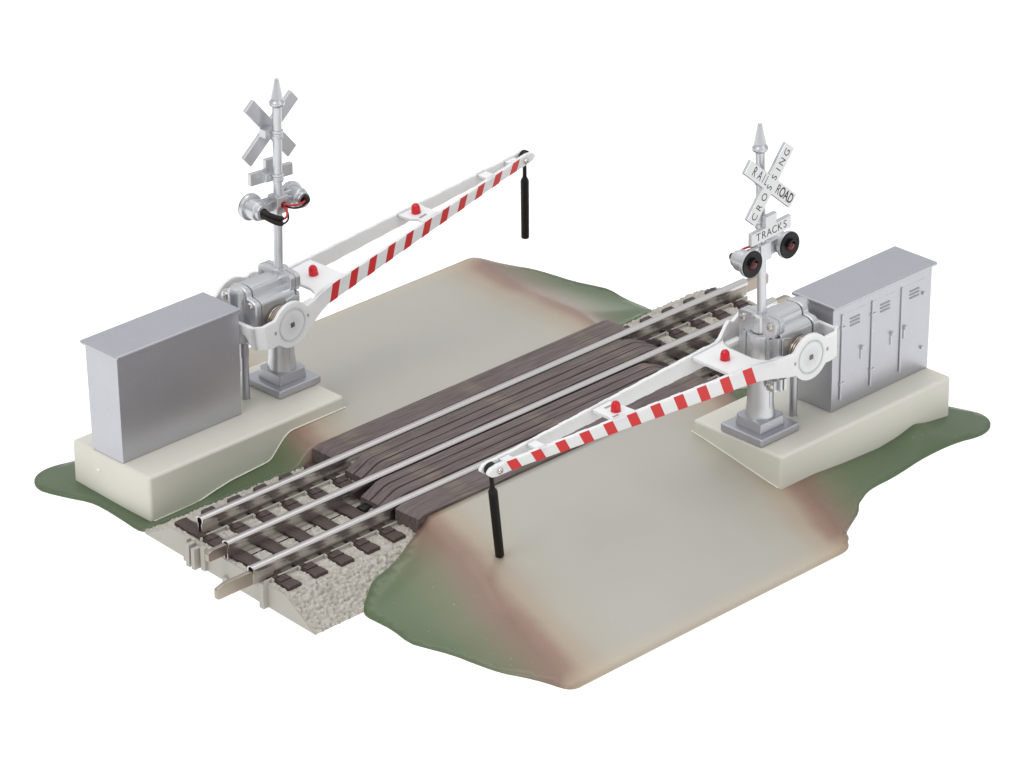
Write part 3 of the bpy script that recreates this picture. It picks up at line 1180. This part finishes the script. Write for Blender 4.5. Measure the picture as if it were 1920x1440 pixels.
def build_signal(label, loc, rz, lean, arm_pitch, arm_yaw, drop):
    sig = thing('crossing_signal', label, 'crossing signal', (loc[0], loc[1], ZB), rz, 'railway crossing signals with gate arms')
    dz = -ZB
    S, SM = M['silver'], M['silver_mast']
    # base
    b = MB()
    b.box(-0.93, 0.93, -0.92, 0.92, ZB, ZB + 0.30)
    b.bevel(0.07, 3)
    base = b.build('base_plate', S, sig, dz=dz)
    b = MB()
    o8 = [(-0.66, -0.64), (0.50, -0.64), (0.66, -0.45), (0.66, 0.64), (-0.50, 0.64), (-0.66, 0.45)]
    vs = [(x, y, ZB + 0.29) for x, y in o8] + [(x * 0.93, y * 0.93, ZB + 0.64) for x, y in o8]
    b._add(vs, [tuple(range(5, -1, -1)), tuple(range(6, 12))] + [(i, (i + 1) % 6, 6 + (i + 1) % 6, 6 + i) for i in range(6)])
    b.bevel(0.04, 2)
    b.build('step', S, base, dz=dz)
    b = MB()
    b.lathe([(0.50, ZB + 0.62), (0.485, ZB + 0.72), (0.44, ZB + 1.1), (0.435, 3.72), (0.455, 3.74), (0.455, 3.92)], (0, 0, 0), 'z', 40)
    b.box(-0.03, 0.03, -0.455, 0.455, ZB + 0.66, 3.7)
    b.build('column', SM, sig, dz=dz)
    dz = UP - ZB
    # gear housing: two-lobed box behind the mast
    b = MB()

    def lobes(k=0.0):
        return [(-0.87 - k, 3.75), (0.87 + k, 3.75), (0.87 + k, 5.20 + k), (0.80 + k, 5.33 + k), (0.66, 5.39 + k), (0.43 + k, 5.42 + k), (0.40 + k, 5.60 + k), (0.32 + k, 5.70 + k), (0.15, 5.75 + k),
                (-0.15, 5.75 + k), (-0.32 - k, 5.70 + k), (-0.40 - k, 5.60 + k), (-0.43 - k, 5.42 + k), (-0.66, 5.39 + k), (-0.80 - k, 5.33 + k), (-0.87 - k, 5.20 + k)]
    b.prism(lobes(-0.012), -1.50, -0.02, 'x')
    b.bevel(0.02, 1, 45)
    hs = b.build('gear_housing', SM, sig, sharp=45, dz=dz)
    b = MB()
    b.prism([(y * 1.02, z) for y, z in lobes(0.012)], -1.80, -1.53, 'x')
    b.bevel(0.06, 3, 50)
    cov = b.build('housing_cover', SM, hs, sharp=45, dz=dz)
    b = MB()
    b.lathe([(0.33, 3.8), (0.33, 5.60), (0.27, 5.72), (0, 5.77)], (-1.80, 0, 0), 'z', 24)
    b.build('cover_rib', SM, hs, dz=dz)
    for y, z in ((-0.60, 5.22), (0.60, 5.22), (0.60, 4.1)):
        b = MB()
        screw(b, (-1.80, y, z), 'x', -1, 0.14)
        b.build('screw', M['screw'], hs, dz=dz)
    # side panels with a step, each flank
    for sy in (-1, 1):
        b = MB()
        b.prism([(-0.62, 3.72), (-0.02, 3.72), (-0.02, 5.16), (-0.10, 5.19), (-0.46, 5.10), (-0.50, 5.0), (-0.50, 4.25), (-0.62, 4.1)], sy * 0.85, sy * 0.92, 'y')
        b.bevel(0.025, 2, 40).build('side_panel', SM, hs, dz=dz)
        b = MB()
        coil = []
        for k in range(66):
            a = k * 2 * PI / 18
            coil.append((-0.86 + 0.52 * math.cos(a), sy * (0.93 + 0.09 * k / 18), 4.5 + 0.52 * math.sin(a)))
        b.tube(coil, 0.035, 8)
        b.tube([(-0.88, sy * 0.9, 4.5), (-0.88, sy * 1.3, 4.5)], 0.30, 20)
        b.build('spring', M['spring'], hs, dz=dz)
    # front half: cylinder round the mast between two flat flanges
    b = MB()
    b.prism([(-0.88, 3.72), (0.88, 3.72), (0.88, 5.22), (-0.88, 5.22)], 0.0, 0.14, 'x')
    b.bevel(0.03, 2)
    fl = b.build('mast_flange', SM, sig, dz=dz)
    b = MB()
    b.lathe([(0.40, 3.70), (0.47, 3.74), (0.47, 5.14), (0.45, 5.20), (0.36, 5.22), (0.36, 5.18), (0, 5.17)], (0.02, 0, 0), 'z', 36)
    for sy in (-1, 1):
        b.box(0.10, 0.26, sy * 0.52 - 0.07, sy * 0.52 + 0.07, 3.74, 5.14)
    b.build('mast_sleeve', SM, sig, dz=dz)
    # clamp with two ears round the pole
    b = MB()
    ear = [(-0.83, 5.40), (-0.75, 5.24), (-0.56, 5.20), (-0.48, 5.08), (0.48, 5.08), (0.56, 5.20), (0.75, 5.24), (0.83, 5.40), (0.83, 5.74), (0.74, 5.83), (0.4, 5.86), (-0.4, 5.86), (-0.74, 5.83), (-0.83, 5.74)]
    b.prism(ear, 0.03, 0.24, 'x')
    b.bevel(0.03, 2, 25)
    cl = b.build('pole_clamp', SM, sig, dz=dz)
    b = MB()
    b.prism(ear, -0.20, 0.02, 'x')
    b.bevel(0.03, 2, 25)
    b.build('clamp_half', SM, cl, dz=dz)
    b = MB()
    b.lathe([(0.20, 5.20), (0.28, 5.23), (0.29, 5.28), (0.29, 5.83), (0.27, 5.87), (0.155, 5.87)], (0.06, 0, 0), 'z', 28)
    b.box(0.0, 0.345, -0.17, 0.17, 5.26, 5.8)
    b.bevel(0.04, 2, 60).build('collar', SM, cl, dz=dz)
    for sy in (-1, 1):
        b = MB()
        screw(b, (0.24, sy * 0.58, 5.60), 'x', 1, 0.14)
        b.build('screw', M['screw'], cl, dz=dz)
        b = MB()
        b.tube([(-0.215, sy * 0.58, 5.60), (-0.10, sy * 0.58, 5.60)], 0.07, 10)
        b.build('screw_tip', M['screw'], cl, dz=dz)
    b = MB()
    b.box(-0.16, 0.29, 0.50, 0.86, 3.33, 3.74)
    b.box(-0.16, -0.02, 0.86, 1.02, 3.36, 3.8)
    b.box(0.0, 0.12, 0.86, 0.98, 3.36, 3.8)
    lug = b.bevel(0.03, 2).build('clamp_lug', SM, sig, dz=dz)
    b = MB()
    screw(b, (0.29, 0.68, 3.52), 'x', 1, 0.15)
    b.build('screw', M['screw'], lug, dz=dz)
    b = MB()
    b.lathe([(0.15, ZB - UP), (0.135, ZB - UP + 0.02), (0.13, 3.1), (0.155, 3.16), (0.155, 3.78)], (-1.62, 0.0, 0), 'z', 20)
    b.build('support_post', S, sig, dz=dz)

    # ---- pole, signs and lamps share the small lean of the pole (origin at its foot)
    P0 = 5.9
    lrot = (lean[1], lean[0], 0)

    def part(b, name, mats, parent=None, sharp=38):
        if parent is None:
            return b.build(name, mats, sig, (0, 0, P0 - ZB + UP - drop), lrot, sharp=sharp, dz=-P0)
        return b.build(name, mats, parent, sharp=sharp, dz=-P0)
    b = MB()
    b.lathe([(0.155, 5.5), (0.155, 11.66)], (0, 0, 0), 'z', 28)
    for zc in (10.66, 9.13):
        b.lathe([(0.15, zc - 0.16), (0.205, zc - 0.14), (0.21, zc - 0.07), (0.175, zc - 0.04), (0.175, zc + 0.02), (0.21, zc + 0.06), (0.205, zc + 0.12), (0.15, zc + 0.14)], (0, 0, 0), 'z', 28)
    pole = part(b, 'pole', SM)
    b = MB()
    b.lathe([(0.155, 11.60), (0.20, 11.63), (0.255, 11.68), (0.27, 11.74), (0.255, 11.80), (0.215, 11.84), (0.20, 11.92), (0.085, 12.52), (0.06, 12.58), (0, 12.60)], (0, 0, 0), 'z', 28)
    part(b, 'finial', SM, pole)
    # crossbuck: one plate with two boards at right angles
    zc, xc = 10.67, 0.10
    hl, hw = 1.40, 0.25
    a1 = R(-41.5)
    d1 = Vector((math.cos(a1), math.sin(a1)))
    d2 = Vector((-d1.y, d1.x))

    def bp(u, v_):
        q = d1 * u + d2 * v_
        return (-(q.x) + xc, zc + q.y)
    out = [(-hl, -hw), (-hw, -hw), (-hw, -hl), (hw, -hl), (hw, -hw), (hl, -hw), (hl, hw), (hw, hw), (hw, hl), (-hw, hl), (-hw, hw), (-hl, hw)]
    Y0, Y1 = 0.40, 0.55
    b = MB()
    b.prism([bp(u, v_) for u, v_ in out], Y0, Y1, 'y')
    for f_ in b.bm.faces:
        if f_.calc_center_median().y > Y1 - 0.01:
            f_.material_index = 1
    b.bevel(0.03, 2, 40)
    cb = part(b, 'crossbuck', [SM, M['sign']])
    its = []
    for ch, fr, sx in (('R', .14, 1.0), ('A', .255, 1.0), ('I', .335, .8), ('L', .40, .8), ('R', .655, 1.1), ('O', .745, 1.1), ('A', .835, 1.1), ('D', .925, 1.1)):
        u = (fr - 0.5) * 2 * hl
        its.append((ch, u * d1.x - xc, u * d1.y + zc, a1, 0.78 * sx, 1.15))
    for ch, fr in (('C', .08), ('R', .20), ('O', .335), ('S', .46), ('S', .59), ('I', .69), ('N', .79), ('G', .91)):
        u = (fr - 0.5) * 2 * hl
        its.append((ch, u * d2.x - xc, u * d2.y + zc, a1 + PI / 2, 0.88, 0.92))
    lt = letters(its, Y1 + 0.001, 'lettering', cb, 0.40, None, None, M['ink'])
    lt.data.transform(Matrix.Translation((0, 0, -P0)))
    b = MB()
    b.box(-0.42, 0.10, 0.10, 0.41, zc - 0.14, zc + 0.16)
    b.lathe([(0.09, 0.08), (0.09, 0.11)], (-0.30, 0, zc), 'y', 10)
    b.bevel(0.03, 2)
    part(b, 'bracket', SM, cb)
    # TRACKS board
    tx, tz = 0.09, 9.05
    ti = R(-2.5)

    def tp(u, v_):
        return (-(u * math.cos(ti) - v_ * math.sin(ti)) + tx, tz + u * math.sin(ti) * -1 + v_ * math.cos(ti))
    b = MB()
    b.prism([tp(u, v_) for u, v_ in [(-0.93, -0.22), (0.93, -0.22), (0.93, 0.22), (0.24, 0.22), (0.24, 0.58), (-0.27, 0.58), (-0.27, 0.22), (-0.93, 0.22)]], Y0 - 0.02, Y1, 'y')
    for f_ in b.bm.faces:
        if f_.calc_center_median().y > Y1 - 0.01:
            f_.material_index = 1
    b.bevel(0.03, 2, 40)
    tb = part(b, 'tracks_board', [SM, M['sign']])
    its = []
    for i, ch in enumerate('TRACKS'):
        u = -0.62 + 0.25 * i
        its.append((ch, u * math.cos(ti) - tx, tz - u * math.sin(ti), -ti, 0.95, 1.0))
    lt = letters(its, Y1 + 0.001, 'lettering', tb, 0.37, None, None, M['ink'])
    lt.data.transform(Matrix.Translation((0, 0, -P0)))
    b = MB()
    b.box(-0.40, 0.10, 0.10, 0.39, 9.13 - 0.16, 9.13 + 0.14)
    b.bevel(0.03, 2)
    part(b, 'bracket', SM, tb)
    # lamp bar
    zl, xl = 8.15, 0.0
    b = MB()
    b.box(-0.26, 0.26, -0.26, 0.24, 7.88, 8.50)
    b.prism([(-0.75, 8.03), (-0.26, 7.96), (0.26, 7.96), (0.75, 8.03), (0.75, 8.28), (0.26, 8.34), (-0.26, 8.34), (-0.75, 8.28)], -0.06, 0.20, 'y')
    b.prism([(-0.7, 8.0), (0.7, 8.0), (0.7, 8.45), (-0.7, 8.45)], 0.06, 0.17, 'y')
    b.bevel(0.05, 2, 40)
    lb = part(b, 'lamp_bar', SM)
    b = MB()
    b.lathe([(0.10, -0.25), (0.10, -0.275), (0, -0.275)], (0.02, 0, 8.20), 'y', 16)
    part(b, 'wire_hole', M['black'], lb)
    for sx in (-1, 1):
        cx = 0.885 * sx
        cz = zl + (0.06 if sx < 0 else -0.06) * 0.6
        b = MB()
        b.lathe([(0.14, -0.30), (0.26, -0.30), (0.275, -0.27), (0.275, -0.17), (0.335, -0.14), (0.355, -0.09), (0.36, 0.15), (0.365, 0.26), (0.45, 0.275), (0.465, 0.33), (0.465, 0.40), (0.44, 0.415)], (cx, 0, cz), 'y', 40)
        lamp = part(b, 'signal_lamp', SM)
        b = MB()
        b.lathe([(0.15, -0.28), (0.15, -0.315), (0.0, -0.31)], (cx, 0, cz), 'y', 20)
        part(b, 'socket', M['black'], lamp)
        b = MB()
        b.lathe([(0.45, 0.40), (0.45, 0.445), (0.43, 0.465), (0.215, 0.45), (0.19, 0.43), (0.0, 0.42)], (cx, 0, cz), 'y', 40)
        # half hood over the lens
        hp = []
        for k in range(13):
            t = R(8 + 164 * k / 12)
            hp.append((cx + 0.215 * math.cos(t), cz + 0.215 * math.sin(t)))
        for k in range(12, -1, -1):
            t = R(8 + 164 * k / 12)
            hp.append((cx + 0.165 * math.cos(t), cz + 0.165 * math.sin(t)))
        b.prism(hp, 0.43, 0.56, 'y')
        part(b, 'bezel', M['black'], lamp)
        b = MB()
        b.lathe([(0.17, 0.42), (0.165, 0.47), (0.12, 0.53), (0.06, 0.56), (0, 0.565)], (cx, 0, cz - 0.01), 'y', 20)
        part(b, 'lens', M['darklens'], lamp)

    # wires on the back
    def bez(a, c1, c2, d, n=16):
        a, c1, c2, d = map(Vector, (a, c1, c2, d))
        return [((1 - t) ** 3) * a + 3 * t * (1 - t) ** 2 * c1 + 3 * t * t * (1 - t) * c2 + t ** 3 * d for t in [k / n for k in range(n + 1)]]
    for c_ in (((0.0, -0.25, 8.23), (0.10, -0.58, 8.23), (0.5, -0.58, 8.11), (0.93, -0.34, 8.13)), ((0.02, -0.25, 8.15), (0.02, -0.58, 8.03), (-0.10, -0.60, 7.81), (-0.38, -0.60, 7.91))):
        b = MB()
        b.tube(bez(*c_), 0.04, 8)
        part(b, 'wire', M['redwire'], lb)
    for c_ in (((0.05, -0.25, 8.17), (0.12, -0.54, 8.09), (0.5, -0.56, 7.99), (0.9, -0.38, 8.03)), ((0.04, -0.25, 8.13), (0.06, -0.60, 7.93), (-0.05, -0.64, 7.67), (-0.40, -0.60, 7.73))):
        b = MB()
        b.tube(bez(*c_), 0.032, 8)
        part(b, 'wire', M['rubber'], lb)
    for c_ in (((-0.95, -0.26, 8.25), (-0.85, -0.54, 8.21), (-0.66, -0.62, 8.03), (-0.34, -0.61, 7.92)), ((-0.95, -0.26, 8.10), (-0.85, -0.54, 8.03), (-0.66, -0.64, 7.83), (-0.36, -0.62, 7.75)),
               ((0.93, -0.28, 8.25), (0.95, -0.43, 8.23), (0.98, -0.44, 8.13), (0.93, -0.36, 8.07))):
        b = MB()
        b.tube(bez(*c_), 0.085, 10)
        part(b, 'wire_sleeve', M['rubber'], lb)

    # ---- gate arm: frame s (along), t (across), n (up), origin at the hub
    def rail_t(s):
        """outer face distance from the centre line"""
        return interp(s, [-2, -1.45, -1.2, 0.55, 0.85, 1.2, 1.6, 2.0, 2.4, 12.1, 12.5, 13.4], [1.18, 1.28, 1.5, 1.5, 1.47, 1.34, 1.18, 1.09, 1.05, 0.24, 0.235, 0.235])

    def ntop(s):
        base_ = interp(s, [-2, -1.5, -1.2, -0.95, -0.6, 0.9, 1.3, 1.8, 2.2, 11.9, 12.3, 12.65, 12.85, 12.95, 13.0], [0.51, 0.51, 0.49, 0.48, 0.46, 0.33, 0.25, 0.24, 0.27, 0.17, 0.18, 0.19, 0.15, 0.08, 0.0])
        if abs(s) < 0.8:
            base_ = max(base_, math.sqrt(0.8 ** 2 - s * s))
        return base_

    def nbot(s):
        base_ = interp(s, [-2, -1.5, -1.2, -0.95, -0.6, 0.9, 1.3, 2.2, 11.9, 12.3, 12.65, 12.85, 12.95, 13.0], [-0.34, -0.34, -0.36, -0.44, -0.44, -0.43, -0.39, -0.33, -0.18, -0.19, -0.19, -0.15, -0.08, -0.02])
        if abs(s) < 0.8:
            base_ = min(base_, -math.sqrt(0.8 ** 2 - s * s))
        return base_
    LEAN = 0.12
    stripes = [2.40 + 0.954 * i for i in range(11)]
    SW = 0.2
    st = [-1.52, -1.45, -1.38, -1.3, -1.2, -1.1, -1.0, -0.9, -0.8, -0.76, -0.7, -0.6, -0.5, -0.38, -0.2, 0, 0.2, 0.38, 0.5, 0.6, 0.7, 0.76, 0.8, 0.9, 1.0, 1.15, 1.3, 1.45, 1.6, 1.8, 2.0]
    seg_red = []
    for sc_ in stripes:
        st += [sc_ - SW, sc_ - SW + 0.001, sc_ + SW - 0.001, sc_ + SW]
    st = sorted(st) + [12.25, 12.4, 12.52, 12.65, 12.77, 12.85, 12.92, 12.96, 12.99]

    def is_red(sm):
        return any(abs(sm - q) < SW for q in stripes)
    b = MB()
    TH = 0.13
    ARM_FAR = 1 if rz == 0 else -1
    for sy in (-1, 1):
        vs, fs, mats = [], [], []
        for i, s in enumerate(st):
            ln = LEAN * smooth((s - 1.8) / 0.4) * (1 - smooth((s - 12.1) / 0.3))
            grow = 0.0
            if any(abs(s - q) < SW - 0.0005 for q in stripes):
                grow = 0.014
            far_up = 0.30 * smooth((s - 0.5) / 0.4) * (1 - smooth((s - 1.0) / 0.9)) if sy == ARM_FAR else 0
            for (sv, nv) in ((s - ln, nbot(s) - grow), (s + ln, ntop(s) + grow + far_up)):
                for tt in (rail_t(s), rail_t(s) - TH):
                    vs.append((sv, sy * tt, nv))
        # order per station: bot-out, bot-in, top-out, top-in
        for i in range(len(st) - 1):
            a, c = 4 * i, 4 * (i + 1)
            fs.append((a, a + 2, c + 2, c))
            mats.append(1 if is_red((st[i] + st[i + 1]) / 2) and st[i + 1] - st[i] > 0.3 else 0)
            fs += [(a + 1, c + 1, c + 3, a + 3), (a + 2, a + 3, c + 3, c + 2), (a, c, c + 1, a + 1)]
            mats += [0, 0, 0]
        e = 4 * (len(st) - 1)
        fs += [(0, 1, 3, 2), (e, e + 2, e + 3, e + 1)]
        mats += [0, 0]
        vv = [b.bm.verts.new(q) for q in vs]
        for q, mi in zip(fs, mats):
            fc = b.bm.faces.new([vv[k] for k in q])
            fc.material_index = mi
        # raised rim ring and dished disc at the hub
        ring = [(-0.0 + 0.56 * math.cos(2 * PI * k / 40), sy * 1.49, 0.56 * math.sin(2 * PI * k / 40)) for k in range(40)]
        b.tube(ring, 0.028, 8, 0, True)
        b.tube([(0, sy * 1.1, 0), (0, sy * 1.46, 0)], 0.34, 24)
        # ledge on the inside by the hub
        b.box(0.78, 1.45, sy * 0.98 - 0.12, sy * 0.98 + 0.12, -0.02, 0.12)
    # rear yoke plate
    b.prism([(-1.27, -0.33), (-1.05, -0.33), (-0.94, -0.08), (-0.8, 0.1), (0.8, 0.1), (0.94, -0.08), (1.05, -0.33), (1.27, -0.33), (1.27, 0.47), (-1.27, 0.47)], -1.50, -1.36, 'x')
    # lamp plate near the pivot, with filleted ends
    pl = [(1.75, -0.55), (1.65, -0.85), (1.45, -1.08), (1.25, -1.22), (1.62, -1.12), (2.0, -1.02), (2.4, -0.98), (3.08, -0.92), (3.08, 0.92), (2.4, 0.98), (2.0, 1.02), (1.62, 1.12), (1.25, 1.22), (1.45, 1.08), (1.65, 0.85), (1.75, 0.55)]
    b.prism(pl, 0.125, 0.235, 'z')
    t2 = [(7.1, rail_t(7.1) - 0.05), (8.15, rail_t(8.15) - 0.05)]
    b.prism([(7.08, -t2[0][1]), (7.18, -0.25), (7.03, 0), (6.98, t2[0][1]), (7.98, t2[1][1]), (7.91, 0.2), (7.93, -t2[1][1])], 0.10, 0.20, 'z')
    b.prism([(10.6, -0.31), (10.96, -0.29), (10.96, 0.29), (10.6, 0.31)], 0.08, 0.17, 'z')
    b.box(11.85, 12.24, -0.17, 0.17, -0.13, 0.155)
    arm = b.build('gate_arm', [M['white'], M['red']], sig, (-0.80, 0, 4.5 - ZB + UP), (0, -R(arm_pitch), R(arm_yaw)), sharp=40)
    # warning lamps on the arm
    for (s, t_, n) in ((2.45, 0.0, 0.235), (7.46, 0.12, 0.20)):
        b = MB()
        b.lathe([(0.165, -0.02), (0.165, 0.05), (0.155, 0.20), (0.13, 0.28), (0.08, 0.335), (0, 0.35)], (0, 0, 0), 'z', 20)
        b.build('warning_lamp', M['lens'], arm, (s, t_, n))
    for q in ((7.25, 7.58, -0.30, -0.2, 0.18, 0.2035), (7.58, 7.83, 0.33, 0.41, 0.18, 0.2035)):
        b = MB()
        b.box(*q)
        b.build('slot', M['slotgrey'], arm)
    for sy in (-1, 1):
        b = MB()
        b.tube([(0, sy * 1.3, 0), (0, sy * 1.52, 0)], 0.11, 4)
        b.build('pivot_shaft', M['dark'], arm)
        for q in ((-0.80, -0.72, sy * 1.49, sy * 1.503, -0.02, 0.10), (0.70, 0.76, sy * 1.478, sy * 1.496, -0.05, 0.05)):
            b = MB()
            b.box(*q)
            b.build('hub_slot', M['slotgrey'], arm)
        b = MB()
        screw(b, (12.52, sy * 0.235, -0.03), 'y', sy, 0.11)
        b.build('pivot_screw', M['screw'], arm)
    return sig, arm


def tip_weight(arm, direction, ln):
    """black hanging prop at the arm's tip; direction in world space"""
    b = MB()
    b.lathe([(0.20, -0.085), (0.215, -0.06), (0.215, 0.06), (0.20, 0.085)], (0, 0, 0.02), 'y', 24)
    b.lathe([(0.0, -ln), (0.12, -ln), (0.145, -ln + 0.03), (0.150, -0.95), (0.14, -0.88), (0.075, -0.76), (0.068, -0.1)], (0, 0, 0), 'z', 16)
    bpy.context.view_layer.update()
    d = (arm.matrix_world.to_3x3().inverted() @ Vector(direction)).normalized()
    q = d.to_track_quat('-Z', 'Y')
    o = b.build('tip_weight', M['black'], arm, (12.7, 0, 0))
    # keep the disc square to the arm: axis across = arm's y
    yax = Vector((0, 1, 0))
    z = -d
    xax = yax.cross(z).normalized()
    yy = z.cross(xax).normalized()
    o.rotation_euler = Matrix((xax, yy, z)).transposed().to_euler()
    return o


LX, LY = -4.27, 6.92
RX, RY = 4.37, -6.90
s1, a1_ = build_signal('silver crossing signal on the left base, showing the back of its signs, arm half raised', (LX, LY), 0, (0.019, 0.018), 7.6, 1.57, 0.0)
s2, a2_ = build_signal('silver crossing signal on the right base, RAILROAD CROSSING sign facing out, arm lowered', (RX, RY), PI, (0.0195, 0.018), -0.5, -1.57, 0.12)
tip_weight(a1_, (0.0, 0.0, -1), 3.12)
bpy.context.view_layer.update()
tip = a2_.matrix_world @ Vector((12.7, 0, 0))
foot = Vector((-6.74, -6.10, deck(-6.10) + 0.02))
tip_weight(a2_, foot - tip, (foot - tip).length)
